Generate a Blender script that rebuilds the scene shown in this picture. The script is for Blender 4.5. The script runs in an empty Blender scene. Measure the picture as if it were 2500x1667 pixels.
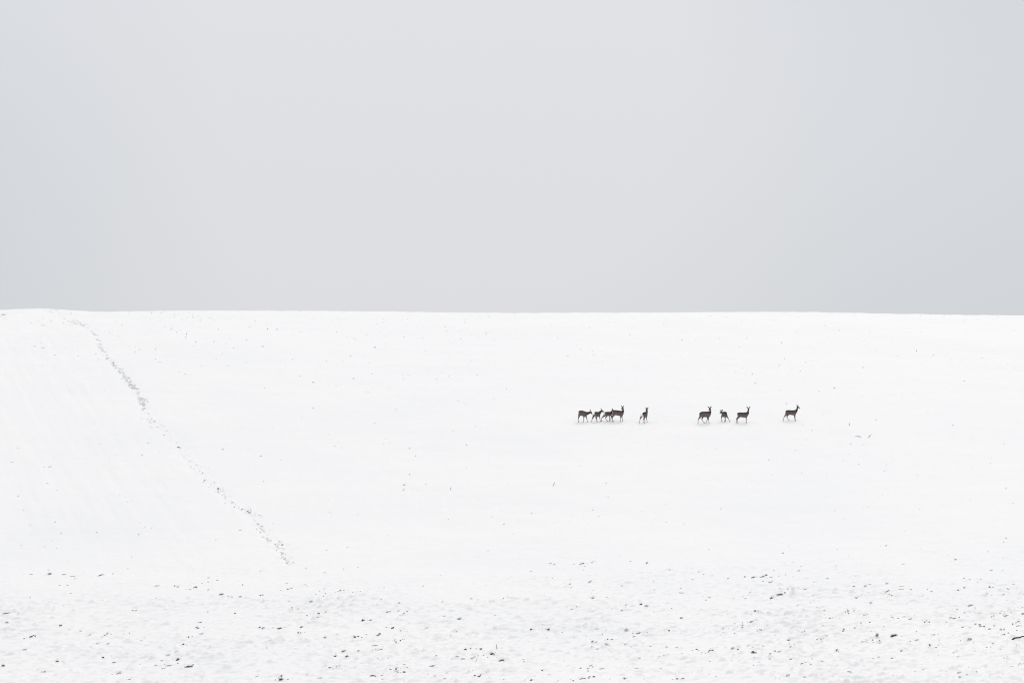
import bpy, math, random
import numpy as np
from mathutils import Vector, Matrix

scene = bpy.context.scene
COL = scene.collection
R = random.Random(7)

# ------------------------------------------------------------------ camera
K = 2 * math.tan(math.radians(10.0)) / 2500.0      # radians per photograph pixel (a long lens, 20 degrees wide)
PITCH = 0.03
cam_data = bpy.data.cameras.new("camera")
cam_data.sensor_fit = 'HORIZONTAL'
cam_data.sensor_width = 36.0
cam_data.lens = 18.0 / math.tan(math.radians(10.0))
cam_data.clip_start = 0.5
cam_data.clip_end = 8000
cam = bpy.data.objects.new("camera", cam_data)
cam.rotation_euler = (math.pi / 2 + PITCH, 0, 0)
COL.objects.link(cam)
scene.camera = cam

# ------------------------------------------------------------------ overcast sky and veiled sun
SUN_EL, SUN_AZ = math.radians(42), math.radians(16)   # azimuth measured from +Y (view direction) towards +X
world = bpy.data.worlds.new("World")
scene.world = world
world.use_nodes = True
nt = world.node_tree
nt.nodes.clear()
N = nt.nodes.new


def link(a, b):
    nt.links.new(a, b)


out = N('ShaderNodeOutputWorld')
bg = N('ShaderNodeBackground')
bg.inputs['Strength'].default_value = 1.0
sky = N('ShaderNodeTexSky')
sky.sky_type = 'NISHITA'
sky.sun_disc = False
sky.sun_elevation = SUN_EL
sky.sun_rotation = SUN_AZ
sky_scale = N('ShaderNodeVectorMath'); sky_scale.operation = 'SCALE'
sky_scale.inputs['Scale'].default_value = 0.08
link(sky.outputs[0], sky_scale.inputs[0])
tc = N('ShaderNodeTexCoord')
noise = N('ShaderNodeTexNoise')
noise.noise_dimensions = '4D'
noise.inputs['W'].default_value = 97.31
noise.inputs['Scale'].default_value = 3.4
noise.inputs['Detail'].default_value = 0.6
noise.inputs['Roughness'].default_value = 0.45
link(tc.outputs['Generated'], noise.inputs['Vector'])
ramp = N('ShaderNodeValToRGB')
ramp.color_ramp.elements[0].position = 0.36
ramp.color_ramp.elements[0].color = (0.598, 0.632, 0.664, 1)
ramp.color_ramp.elements[1].position = 0.60
ramp.color_ramp.elements[1].color = (0.709, 0.714, 0.743, 1)
link(noise.outputs['Fac'], ramp.inputs['Fac'])
sep = N('ShaderNodeSeparateXYZ')
link(tc.outputs['Generated'], sep.inputs[0])
up = N('ShaderNodeMath'); up.operation = 'MULTIPLY_ADD'; up.use_clamp = False
up.inputs[1].default_value = 0.42
up.inputs[2].default_value = 1.0
mx0 = N('ShaderNodeMath'); mx0.operation = 'MAXIMUM'; mx0.inputs[1].default_value = 0.0
link(sep.outputs['Z'], mx0.inputs[0])
link(mx0.outputs[0], up.inputs[0])
cl = N('ShaderNodeVectorMath'); cl.operation = 'SCALE'
link(ramp.outputs['Color'], cl.inputs[0])
link(up.outputs[0], cl.inputs['Scale'])
mix = N('ShaderNodeMix'); mix.data_type = 'RGBA'
mix.inputs[0].default_value = 0.975                    # cloud cover
link(sky_scale.outputs[0], mix.inputs[6])
link(cl.outputs[0], mix.inputs[7])
link(mix.outputs[2], bg.inputs['Color'])
link(bg.outputs[0], out.inputs['Surface'])

sun_data = bpy.data.lights.new("sun", 'SUN')
sun_data.energy = 1.06
sun_data.angle = math.radians(30)
sun_data.color = (1.0, 0.955, 0.90)
sun = bpy.data.objects.new("sun", sun_data)
to_sun = Vector((math.sin(SUN_AZ) * math.cos(SUN_EL), math.cos(SUN_AZ) * math.cos(SUN_EL), math.sin(SUN_EL)))
sun.rotation_euler = to_sun.to_track_quat('Z', 'Y').to_euler()
sun.location = (0, 0, 60)
COL.objects.link(sun)

scene.view_settings.view_transform = 'Standard'
scene.view_settings.look = 'None'
scene.view_settings.exposure = 0.0
scene.view_settings.gamma = 1.0
scene.view_settings.use_curve_mapping = False
scene.cycles.filter_width = 1.15


# ------------------------------------------------------------------ materials
def new_mat(name):
    m = bpy.data.materials.new(name)
    m.use_nodes = True
    t = m.node_tree
    return m, t, t.nodes['Principled BSDF']


def snow_material():
    m, t, b = new_mat("snow")
    b.inputs['Roughness'].default_value = 0.75
    b.inputs['Specular IOR Level'].default_value = 0.25
    geo = t.nodes.new('ShaderNodeTexCoord')
    n1 = t.nodes.new('ShaderNodeTexNoise')
    n1.inputs['Scale'].default_value = 0.09
    n1.inputs['Detail'].default_value = 4
    t.links.new(geo.outputs['Object'], n1.inputs['Vector'])
    r1 = t.nodes.new('ShaderNodeValToRGB')
    r1.color_ramp.elements[0].position = 0.3
    r1.color_ramp.elements[0].color = (0.864, 0.853, 0.843, 1)
    r1.color_ramp.elements[1].position = 0.7
    r1.color_ramp.elements[1].color = (0.892, 0.875, 0.861, 1)
    t.links.new(n1.outputs['Fac'], r1.inputs['Fac'])
    t.links.new(r1.outputs['Color'], b.inputs['Base Color'])
    n2 = t.nodes.new('ShaderNodeTexNoise')
    n2.inputs['Scale'].default_value = 7.0
    n2.inputs['Detail'].default_value = 5
    n2.inputs['Roughness'].default_value = 0.6
    t.links.new(geo.outputs['Object'], n2.inputs['Vector'])
    bp = t.nodes.new('ShaderNodeBump')
    bp.inputs['Strength'].default_value = 0.5
    bp.inputs['Distance'].default_value = 0.05
    t.links.new(n2.outputs['Fac'], bp.inputs['Height'])
    t.links.new(bp.outputs['Normal'], b.inputs['Normal'])
    return m


def earth_material(name, c0, c1, rough=0.9):
    m, t, b = new_mat(name)
    b.inputs['Roughness'].default_value = rough
    b.inputs['Specular IOR Level'].default_value = 0.2
    tcn = t.nodes.new('ShaderNodeTexCoord')
    n = t.nodes.new('ShaderNodeTexNoise')
    n.inputs['Scale'].default_value = 2.5
    n.inputs['Detail'].default_value = 6
    t.links.new(tcn.outputs['Object'], n.inputs['Vector'])
    r = t.nodes.new('ShaderNodeValToRGB')
    r.color_ramp.elements[0].position = 0.35
    r.color_ramp.elements[0].color = (*c0, 1)
    r.color_ramp.elements[1].position = 0.68
    r.color_ramp.elements[1].color = (*c1, 1)
    t.links.new(n.outputs['Fac'], r.inputs['Fac'])
    t.links.new(r.outputs['Color'], b.inputs['Base Color'])
    bp = t.nodes.new('ShaderNodeBump')
    bp.inputs['Strength'].default_value = 0.6
    bp.inputs['Distance'].default_value = 0.03
    t.links.new(n.outputs['Fac'], bp.inputs['Height'])
    t.links.new(bp.outputs['Normal'], b.inputs['Normal'])
    return m


def coat_material():
    m, t, b = new_mat("deer_coat")
    b.inputs['Roughness'].default_value = 0.85
    b.inputs['Specular IOR Level'].default_value = 0.15
    at = t.nodes.new('ShaderNodeAttribute')
    at.attribute_name = 'coat'
    tcn = t.nodes.new('ShaderNodeTexCoord')
    n = t.nodes.new('ShaderNodeTexNoise')
    n.inputs['Scale'].default_value = 22
    n.inputs['Detail'].default_value = 4
    t.links.new(tcn.outputs['Object'], n.inputs['Vector'])
    mr = t.nodes.new('ShaderNodeMapRange')
    mr.inputs['From Min'].default_value = 0.3
    mr.inputs['From Max'].default_value = 0.7
    mr.inputs['To Min'].default_value = 0.78
    mr.inputs['To Max'].default_value = 1.22
    t.links.new(n.outputs['Fac'], mr.inputs['Value'])
    vm = t.nodes.new('ShaderNodeVectorMath'); vm.operation = 'SCALE'
    t.links.new(at.outputs['Color'], vm.inputs[0])
    t.links.new(mr.outputs['Result'], vm.inputs['Scale'])
    t.links.new(vm.outputs[0], b.inputs['Base Color'])
    bp = t.nodes.new('ShaderNodeBump')
    bp.inputs['Strength'].default_value = 0.4
    bp.inputs['Distance'].default_value = 0.01
    t.links.new(n.outputs['Fac'], bp.inputs['Height'])
    t.links.new(bp.outputs['Normal'], b.inputs['Normal'])
    return m


def plain_material(name, c, rough=0.6):
    return earth_material(name, c, tuple(min(1, v * 1.35) for v in c), rough)


SNOW = snow_material()
EARTH_WET = earth_material("wet_black_earth", (0.012, 0.011, 0.011), (0.045, 0.041, 0.038))
EARTH_DRY = earth_material("dark_earth", (0.05, 0.048, 0.047), (0.14, 0.135, 0.13))
EARTH_FROST = earth_material("frosted_earth", (0.16, 0.16, 0.162), (0.38, 0.38, 0.385))
EARTH_SNOWY = earth_material("snow_dusted_earth", (0.44, 0.44, 0.445), (0.74, 0.74, 0.745))
EARTH_POWDER = earth_material("powdered_earth", (0.66, 0.66, 0.665), (0.86, 0.86, 0.865))
EARTH_BROWN = earth_material("rusty_brown_earth", (0.05, 0.022, 0.010), (0.17, 0.075, 0.04))
STRAW = earth_material("dry_straw", (0.30, 0.27, 0.22), (0.46, 0.43, 0.37))
COAT = coat_material()
EAR = plain_material("ear_fur", (0.06, 0.056, 0.053), 0.9)
BLACK = plain_material("wet_black", (0.010, 0.009, 0.009), 0.25)
HOOF = plain_material("hoof_horn", (0.16, 0.152, 0.146), 0.6)


# ------------------------------------------------------------------ terrain
def hash2(ix, iy, seed):
    h = (ix.astype(np.int64) * 374761393 + iy.astype(np.int64) * 668265263 + seed * 1274126177) & 0xFFFFFFFF
    h = ((h ^ (h >> 13)) * 1274126177) & 0xFFFFFFFF
    h = (h ^ (h >> 16)) & 0xFFFFFFFF
    return h.astype(np.float64) / 4294967295.0


def gnoise(x, y, seed):
    """gradient noise, about -0.7..0.7"""
    ix, iy = np.floor(x), np.floor(y)
    fx, fy = x - ix, y - iy
    u = fx * fx * fx * (fx * (fx * 6 - 15) + 10)
    v = fy * fy * fy * (fy * (fy * 6 - 15) + 10)

    def g(dx, dy):
        a = hash2(ix + dx, iy + dy, seed) * 2 * math.pi
        return np.cos(a) * (fx - dx) + np.sin(a) * (fy - dy)
    a, b, c, d = g(0, 0), g(1, 0), g(0, 1), g(1, 1)
    return (a * (1 - u) + b * u) * (1 - v) + (c * (1 - u) + d * u) * v


def sstep(a, b, x):
    t = np.clip((x - a) / (b - a), 0, 1)
    return t * t * (3 - 2 * t)


PY = np.array([-400, -60, 0, 15, 40, 70, 90, 110, 141, 165, 190, 215, 240, 265, 290, 312, 345, 400, 600, 1500, 4500], float)
PZ = np.array([6, -1.2, -1.7, -3.0, -7.5, -10.5, -10.55, -9.64, -6.84, -3.45, 0.44, 4.0, 7.25, 9.9, 11.63, 11.75, 10.4, 6.5, -6, -26, -60], float)


def pchip(xs, ys, x):
    h = np.diff(xs)
    d = np.diff(ys) / h
    m = np.zeros_like(xs)
    m[0], m[-1] = d[0], d[-1]
    for i in range(1, len(xs) - 1):
        if d[i - 1] * d[i] > 0:
            w1, w2 = 2 * h[i] + h[i - 1], h[i] + 2 * h[i - 1]
            m[i] = (w1 + w2) / (w1 / d[i - 1] + w2 / d[i])
    i = np.clip(np.searchsorted(xs, x) - 1, 0, len(h) - 1)
    t = (x - xs[i]) / h[i]
    t = np.clip(t, 0, 1)
    return ((2 * t**3 - 3 * t**2 + 1) * ys[i] + (t**3 - 2 * t**2 + t) * h[i] * m[i]
            + (-2 * t**3 + 3 * t**2) * ys[i + 1] + (t**3 - t**2) * h[i] * m[i + 1])


# how the crest line rises and falls along the field (metres across, metres up)
CX = np.array([-300.0, -51.0, -46.0, -43.5, -41.0, -37.0, -31.0, -26.0, -18.0, -10.0, 0.0, 10.0, 20.0, 28.0, 41.0, 51.0, 300.0], float)
CZ = np.array([0.789, 0.169, 0.301, 0.098, -0.038, 0.014, 0.09, 0.083, 0.012, -0.093, -0.181, -0.108, -0.027, -0.072, -0.265, -0.41, -2.66], float)


def base_height(x, y):
    z = pchip(PY, PZ, y)
    z = z + np.interp(x, CX, CZ) * sstep(170, 285, y)
    # the shoulder left of the earth streak leans over a little
    lx = -52 + (290 - y) * 0.215
    z = z + 0.35 * sstep(0, 14, lx - x) * sstep(130, 160, y) * (1 - sstep(255, 290, y))
    return z


STREAK_PATH = None          # set once the streak has been traced


def relief(x, y):
    near = 1 - sstep(124, 151, y + 9.0 * gnoise(x / 11, y / 9, 3) + 4.0 * gnoise(x / 3.5, y / 3, 4) - 0.10 * x)
    far = sstep(60, 100, y)
    # the plough ran slantwise across the field, away to the right
    xr = x * 0.67 + y * 0.74
    yr = y * 0.67 - x * 0.74
    z = 0.16 * gnoise(x / 23, y / 17, 11) + 0.05 * gnoise(x / 6, y / 4.5, 12)
    z = z * sstep(40, 100, y)
    wx = xr + 0.25 * gnoise(x / 0.8, y / 0.8, 28)
    wy = yr + 0.25 * gnoise(x / 0.8, y / 0.8, 29)
    lump = gnoise(wx / 1.25, wy / 0.60, 21)
    lump2 = gnoise(wx / 0.62, wy / 0.34, 22)
    patch = 0.55 + 1.0 * np.clip(gnoise(x / 5, y / 3.5, 27) + 0.35, 0, 1)
    f = 0.10 * np.maximum(0, lump - 0.14) + 0.11 * np.maximum(0, lump2 - 0.16) + 0.02 * lump
    f = f + 0.050 * gnoise(wx / 0.85, wy / 0.19, 23) + 0.24 * np.maximum(0, gnoise(wx / 0.62, wy / 0.20, 26) - 0.16)
    f = f + 0.18 * np.maximum(0, gnoise(wx / 0.40, wy / 0.15, 35) - 0.20)
    f = f + 0.012 * np.sin(yr * 2 * math.pi / 0.62 + 2.2 * gnoise(x / 3, y / 3, 24)) * (0.5 + gnoise(x / 4, y / 2, 25))
    z = z + f * patch * near * far
    g = 0.022 * gnoise(xr / 0.8, yr / 0.7, 31) + 0.042 * gnoise(xr / 2.6, yr / 1.6, 32) + 0.05 * np.maximum(0, gnoise(x / 0.9, y / 0.8, 33) - 0.42)
    g = g + 0.05 * gnoise(x / 1.4, y / 2.5, 36) * sstep(262, 285, y)
    z = z + g * sstep(120, 150, y) * (1 - sstep(330, 400, y))
    # old wheel ruts and drift lines on the shoulder, running the way the earth streak runs
    c = x + 0.24 * (y - 141) + 10.8
    rut = gnoise(c / 1.1, y / 30, 37) + 0.6 * gnoise(c / 0.5, y / 12, 38)
    z = z + 0.042 * rut * (1 - sstep(-5, 1, c)) * sstep(138, 156, y) * (1 - sstep(282, 300, y))
    if STREAK_PATH is not None:
        d = np.abs(x - np.interp(y, STREAK_PATH[1], STREAK_PATH[0], left=999, right=999))
        z = z + np.exp(-(d / 0.55) ** 2) * (0.10 * gnoise(x / 0.45, y / 0.9, 39) - 0.03)
    return z


def ray_dir(px, py):
    u, v = (px - 1250.0) * K, (833.5 - py) * K
    c, s = math.cos(PITCH), math.sin(PITCH)
    return np.array([u, c - v * s, s + v * c])


def hit(px, py, height):
    """where the sight line through a photograph pixel meets the ground"""
    d = ray_dir(px, py)
    t = np.linspace(92, 305, 1600)
    gap = d[2] * t - height(d[0] * t, d[1] * t)
    below = np.where(gap < 0)[0]
    i = below[0] if len(below) else int(np.argmin(gap))
    i = max(i, 1)
    a, b = gap[i - 1], gap[i]
    s = t[i - 1] + (t[i] - t[i - 1]) * (a / (a - b) if a != b else 0)
    return d * s, s


# ------------------------------------------------------------------ what sticks out of the snow: measured on the photograph
def rows(ox, oy, s, flat):
    v = [tuple(r) for r in flat]
    return [(ox + a / s, oy + b / s, c / s, d / s, e) for (a, b, c, d, e) in v]


FA = rows(0, 1350, 3.763, [(1685,835,28,14,1),(1813,684,22,12,1),(1745,1037,45,22,1),(1043,1000,26,10,1),(1105,1098,20,10,.8),(1066,1106,28,8,.8),(1157,1157,20,9,.8),(1492,1057,28,10,.7),(1731,770,22,18,.5),(945,953,26,20,.6),(525,990,35,20,.6),(285,762,35,18,.6),(410,1083,50,16,.5),(278,403,14,8,.8),(2208,398,34,14,.8),(1912,336,24,8,.7),(1745,331,30,8,.8),(1912,262,20,8,.7),(2228,289,14,10,.8),(1910,538,14,10,.7),(1847,631,16,10,.6),(930,197,60,12,.5),(455,185,50,24,.35),(1252,520,24,12,.5),(650,365,20,8,.5),(1640,970,50,30,.6),(970,748,30,9,.5),(1135,737,16,8,.6),(1188,733,16,8,.6),(585,997,20,8,.7),(630,988,30,6,.5),(25,1030,35,25,.5),(55,547,110,14,.4),(1290,1015,20,6,.5),(1545,1030,70,12,.5),(1432,413,20,6,.6),(1940,457,22,6,.5),(1605,298,20,10,.5),(1445,298,50,8,.35),(940,765,40,12,.4),(560,660,40,16,.3),(65,635,30,10,.3),(740,715,26,10,.35),(640,695,24,8,.35),(1855,273,16,6,.6),(690,232,22,7,.45),(550,293,22,7,.45),(620,292,18,7,.5),(283,191,36,6,.5),(590,192,40,6,.35),(660,211,60,7,.4),(1485,985,24,10,.6),(890,826,60,10,.3),(990,828,46,9,.3),(2030,375,50,18,.35),(2130,400,22,8,.45),(1300,800,24,12,.3),(1210,1135,80,6,.3),(825,748,40,8,.4)])
FB = rows(625, 1350, 3.763, [(230,1153,42,24,.7),(730,942,40,16,1),(810,895,32,14,.7),(940,893,24,9,.7),(830,947,34,12,.6),(1095,844,26,12,.9),(1128,749,24,12,.9),(1257,682,34,14,.9),(985,608,38,24,.6),(1052,610,40,16,.5),(1275,802,16,12,.8),(1328,798,16,10,.9),(1285,827,18,10,.9),(1350,787,20,10,.6),(1290,1058,36,18,.9),(1362,1090,40,14,.95),(1355,1020,36,8,.8),(1300,1018,24,6,.6),(1065,1118,40,16,.8),(1095,1123,22,12,.8),(1165,1117,30,8,.6),(1120,885,24,10,.6),(1118,965,20,8,.6),(1970,871,22,12,.7),(2065,876,34,14,.7),(2165,917,55,40,.7),(2090,933,26,12,.7),(2265,975,90,34,.7),(1620,1037,36,14,.6),(1750,1102,40,10,.6),(1580,1112,16,8,.6),(2010,1118,30,10,.6),(1735,1148,50,8,.45),(2277,1157,14,9,.6),(1485,899,24,6,.6),(1655,940,24,6,.5),(30,677,20,14,.8),(67,685,30,12,.7),(228,683,42,18,.8),(155,682,24,7,.6),(420,672,44,16,.5),(387,732,18,16,.7),(575,548,36,12,.7),(335,510,20,10,.8),(1205,541,32,12,.6),(1358,550,32,10,.6),(910,760,30,22,.5),(1870,595,50,24,.4),(447,287,18,8,.8),(470,302,16,7,.7),(637,370,18,8,.8),(887,353,12,10,.8),(775,342,26,10,.5),(755,413,12,6,.6),(40,385,24,10,.6),(805,141,20,8,.7),(933,127,22,7,.5),(460,132,14,8,.4),(630,332,14,6,.6),(1325,233,9,6,.5),(1535,298,20,10,.4),(1710,437,22,5,.6),(2274,412,12,8,.6),(98,867,12,8,.6),(705,1058,28,8,.5),(1692,202,8,8,.5),(320,322,40,10,.5),(570,587,60,8,.4),(305,433,30,10,.3),(1320,455,30,12,.3),(1150,425,22,6,.4),(585,345,18,6,.5),(1845,715,14,6,.45),(1210,960,14,7,.4),(1165,1157,30,8,.4),(1955,1075,12,8,.5),(1990,1070,12,8,.5),(2115,1085,20,6,.5),(620,393,20,6,.5)])
FC = rows(1250, 1350, 3.763, [(325,690,40,22,.6),(340,697,26,18,1.5),(280,1072,22,14,1),(175,1158,28,14,.8),(632,1152,50,12,.9),(705,1142,26,14,.7),(718,1031,44,9,.9),(745,1045,28,6,.6),(700,1078,14,12,.6),(810,1060,40,10,.5),(1052,1147,22,8,.6),(2230,911,24,17,1),(1842,888,26,14,.7),(1716,889,18,8,.7),(1165,729,40,12,.9),(1240,727,50,10,.85),(1443,711,20,12,.9),(1502,664,12,8,.7),(1007,520,24,9,.8),(1045,472,26,9,.7),(1188,465,36,20,.6),(1465,505,20,7,.8),(2232,528,44,11,1.5),(2205,622,56,10,.9),(2070,674,20,8,.8),(1940,688,14,8,.7),(2118,658,28,10,.6),(2290,705,26,8,.7),(2345,655,16,14,.8),(1722,169,22,7,.9),(1448,148,28,7,.8),(1242,86,26,14,.6),(668,117,16,7,.8),(350,93,30,8,.8),(735,85,40,9,.7),(640,95,50,10,.5),(655,153,10,7,.5),(1985,230,30,10,.8),(2225,216,60,13,.6),(2300,212,70,13,.8),(1548,320,26,6,.8),(712,260,46,5,.4),(1780,428,26,6,.5),(740,819,36,6,.7),(573,775,12,6,.7),(680,758,14,6,.6),(460,722,18,6,.6),(2045,732,18,10,.5),(1875,1127,26,6,.6),(2220,1027,14,10,.4),(480,986,16,6,.6),(740,410,36,18,.3),(870,403,22,10,.4),(2080,880,40,18,.35),(1555,590,36,18,.4),(2130,415,60,6,.45),(380,102,40,8,.4),(570,98,20,6,.5),(1760,192,20,6,.5),(1805,905,30,6,.6),(1740,912,50,8,.4),(1395,710,26,8,.45),(915,790,30,8,.5),(110,995,16,6,.5),(1565,1150,40,12,.5),(550,508,40,8,.4),(200,700,26,8,.5),(370,226,12,8,.5),(1300,255,12,9,.4)])
FD = rows(1875, 1350, 3.763, [(28,408,30,16,1.5),(105,375,80,22,.6),(790,297,24,16,.9),(1090,350,65,14,.8),(1313,333,20,14,.9),(1748,332,26,12,.9),(2035,307,16,12,.7),(2210,325,32,10,.8),(218,330,18,8,.8),(1465,330,16,8,.6),(1135,387,20,10,.6),(1422,387,14,8,.7),(815,409,44,10,.5),(735,527,22,14,.6),(570,595,24,9,.8),(935,627,22,12,.8),(858,637,24,14,.5),(1440,630,18,11,.9),(1130,573,14,8,.7),(1190,596,34,9,.7),(1245,580,36,7,.8),(1300,602,50,9,.8),(1342,568,16,7,.7),(1157,750,84,30,.6),(1005,755,40,40,.4),(690,712,20,12,.7),(945,712,18,8,.6),(317,718,28,8,.9),(340,712,18,8,.7),(190,795,40,14,.7),(207,856,26,14,1),(487,783,14,18,.6),(490,810,18,10,.5),(65,897,18,16,.8),(22,922,24,10,.8),(70,747,40,6,.4),(895,806,38,6,.8),(1025,798,22,8,.7),(1030,819,24,6,.6),(1215,797,34,5,.6),(1305,806,40,8,.7),(1360,795,80,8,.4),(1525,747,32,12,.8),(1485,835,22,7,.8),(1565,844,20,5,.7),(1835,800,36,9,.8),(1850,780,50,8,.5),(1710,595,44,10,.7),(1905,646,36,12,.7),(2057,579,14,9,.9),(2135,548,44,8,.7),(2232,542,14,9,.9),(2340,548,24,18,.8),(2290,627,64,8,.85),(2035,690,34,14,.8),(2135,703,32,8,.8),(2250,645,20,14,.6),(2305,665,24,8,.8),(2285,706,30,8,.9),(2170,740,26,12,.6),(2285,847,22,8,.8),(2010,862,20,8,.6),(645,898,12,12,.7),(420,867,12,8,.6),(310,1012,60,10,.8),(395,1018,30,12,.4),(495,990,34,14,.45),(210,970,44,14,.35),(340,1133,64,12,.3),(1240,890,36,7,.6),(1565,933,24,4,.6),(1830,1108,28,5,.8),(1915,1094,26,7,.7),(1775,1125,16,5,.6),(2330,1015,16,9,.7),(945,455,44,12,.3),(1855,475,70,14,.3),(55,157,24,6,.7),(35,217,60,7,.6),(15,268,40,8,.7),(1720,57,28,12,.4),(1803,228,26,6,.6),(1855,238,30,8,.4),(265,480,50,6,.4),(1735,515,40,8,.45),(2080,660,24,16,.45),(1940,672,60,7,.5),(2190,570,50,10,.45),(2065,825,26,14,.4),(2170,958,14,8,.5),(500,665,40,6,.5),(100,900,14,7,.5),(160,903,14,7,.5),(425,262,18,6,.5),(1140,960,34,14,.3),(450,490,10,20,.3)])
HG = rows(1750, 740, 3.136, [(1217,895,36,8,.7),(660,927,20,6,.5),(728,972,14,8,.5),(1120,1086,16,5,.6),(98,967,12,4,.7),(1387,404,14,10,.5),(1529,363,10,14,.45),(1800,431,14,7,.5),(2030,417,12,8,.5),(678,451,8,12,.5),(143,520,16,12,.5),(520,422,12,10,.4),(937,207,14,10,.4),(902,647,28,10,.35),(172,335,14,5,.45),(192,146,12,6,.4),(1900,140,12,6,.4),(2278,208,16,6,.4),(495,300,16,12,.35),(1617,835,10,6,.4),(1415,720,8,8,.4),(230,268,14,6,.35),(612,222,8,8,.35),(2195,1072,14,8,.4),(1940,1042,12,6,.35),(683,1043,8,8,.4),(12,653,10,4,.5),(480,483,8,6,.45),(817,848,10,5,.4),(1655,394,18,6,.4),(1120,490,20,12,.35),(272,542,14,12,.3),(1213,362,16,5,.3),(2277,497,10,5,.35),(568,494,10,5,.4),(430,494,8,5,.4),(640,518,20,5,.4),(1635,120,10,5,.4),(830,170,24,5,.35),(850,262,12,5,.4),(860,722,12,5,.35),(485,664,10,6,.35)])
HF = rows(500, 740, 3.136, [(104,198,9,12,.5),(480,195,24,18,.4),(320,278,14,8,.45),(445,330,24,10,.4),(384,134,12,7,.5),(737,221,12,7,.45),(1008,220,10,7,.4),(833,604,30,12,.4),(1005,631,16,7,.5),(830,800,20,10,.4),(460,649,12,6,.5),(1605,677,14,5,.6),(1775,582,14,7,.5),(315,452,10,8,.5),(88,423,9,9,.45),(1690,362,12,9,.5),(1850,460,10,7,.5),(1140,575,34,12,.4),(1303,337,24,12,.35),(1960,272,16,12,.35),(2155,238,8,10,.4),(520,950,12,4,.5),(946,1001,9,5,.6),(1568,1108,18,16,.5),(1380,1040,12,6,.45),(1417,1071,8,6,.45),(1368,1078,8,8,.45),(2310,652,12,10,.4),(168,309,10,7,.4),(220,342,10,7,.4),(135,392,9,6,.4),(70,292,24,9,.35),(1020,127,10,7,.4),(1030,147,14,5,.4),(729,556,14,7,.4),(2085,548,12,12,.3),(2003,1082,14,8,.4),(1410,657,10,6,.4),(1250,680,12,6,.35),(739,868,8,6,.45),(1207,407,12,6,.4),(1255,455,14,5,.4),(1115,405,14,8,.35),(180,480,9,8,.4),(672,427,14,5,.4),(618,490,10,6,.4),(555,200,20,12,.3),(804,75,10,6,.4),(1145,273,12,6,.4),(1240,240,12,6,.35),(470,156,12,6,.4),(344,182,10,6,.4),(1055,443,10,6,.4),(930,443,20,6,.35),(1556,550,12,6,.4),(1523,580,9,7,.4),(2000,762,10,5,.4),(2210,733,14,5,.4),(1940,748,14,5,.4)])
HL = rows(0, 730, 4.704, [(505,555,80,9,.45),(470,500,18,8,.5),(400,540,24,14,.35),(1100,625,40,12,.45),(500,300,80,12,.3),(490,645,20,7,.4),(630,640,40,7,.3),(1400,298,14,18,.45),(1552,545,16,12,.45),(1600,582,14,12,.45),(1550,605,18,10,.45),(1785,573,18,14,.35),(1788,685,20,16,.5),(1838,724,36,12,.45),(2125,857,18,22,.45),(2062,832,16,10,.4),(2248,487,14,20,.5),(1968,335,16,14,.4),(2000,357,12,8,.4),(2032,378,20,10,.4),(2078,358,14,10,.4),(2140,400,16,18,.3),(2130,437,20,16,.4),(2000,168,14,12,.4),(2000,208,18,8,.45),(2088,233,18,8,.4),(2080,262,12,8,.4),(1890,148,10,8,.4),(2213,177,14,12,.35),(2280,195,12,12,.35),(2315,770,32,8,.45),(1300,735,26,20,.7),(40,175,60,24,.35)])
HE = rows(0, 1060, 4.6125, [(1125,110,28,12,.5),(1290,237,70,10,.4),(1228,265,14,7,.4),(133,310,34,9,.6),(560,363,80,14,.5),(500,370,30,5,.3),(640,628,18,12,.55),(1350,677,22,9,.5),(1435,757,30,7,.4),(1480,740,14,8,.45),(207,690,22,18,.35),(1575,991,20,8,.55),(1630,1040,18,7,.45),(1708,1050,20,10,.6),(1562,1125,26,11,.55),(585,1202,18,7,.55),(240,1245,22,9,.55),(500,1265,26,6,.4),(637,1282,18,6,.4),(1478,1378,28,10,.6),(762,1428,20,10,.45),(335,1020,60,7,.35),(550,1522,36,14,.45),(265,848,14,12,.3),(1310,440,14,7,.4),(1440,1503,30,8,.4),(690,1110,30,7,.3)])
HM = rows(900, 1060, 2.94, [(1705,350,9,12,.5),(1610,541,14,7,.75),(296,98,16,14,.5),(337,154,18,10,.45),(295,285,16,16,.4),(258,360,36,12,.4),(1172,563,8,12,.4),(703,73,14,9,.4),(1515,226,8,5,.45),(838,524,9,6,.35),(572,609,12,7,.35),(1075,612,8,6,.4),(1720,449,18,5,.35),(2062,557,9,6,.45),(2028,660,8,6,.45),(1960,552,9,7,.35),(860,832,56,5,.35),(1040,714,8,7,.35),(785,863,8,5,.4),(701,243,7,6,.4),(516,517,7,5,.4),(1577,644,10,5,.4),(153,63,8,6,.4),(2135,500,12,6,.3),(1165,980,40,9,.4)])
HR = rows(1700, 1060, 2.94, [(940,280,11,7,.5),(1197,77,12,5,.6),(1100,142,8,6,.5),(522,180,16,12,.4),(1368,220,8,6,.5),(1350,262,9,9,.4),(1405,188,8,5,.4),(1587,293,10,6,.45),(1338,433,9,5,.5),(1197,524,10,6,.6),(1237,522,9,5,.45),(993,549,11,5,.45),(1603,538,12,7,.45),(2224,383,16,14,.5),(140,106,12,8,.45),(1012,819,14,8,.65),(622,849,28,10,.65),(660,800,10,6,.4),(90,826,14,7,.6),(2095,838,18,14,.4),(1862,895,30,12,.55),(1805,865,10,5,.4),(545,290,12,7,.4),(710,113,10,8,.35),(1362,795,28,12,.3),(1000,944,30,8,.45),(1967,36,14,8,.4),(2207,66,14,8,.45),(787,36,9,10,.45),(1833,175,7,5,.4),(2140,618,8,5,.4),(555,975,16,7,.7),(400,335,8,5,.4),(15,311,7,6,.4),(695,918,14,8,.4),(1497,694,10,5,.35)])
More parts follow.
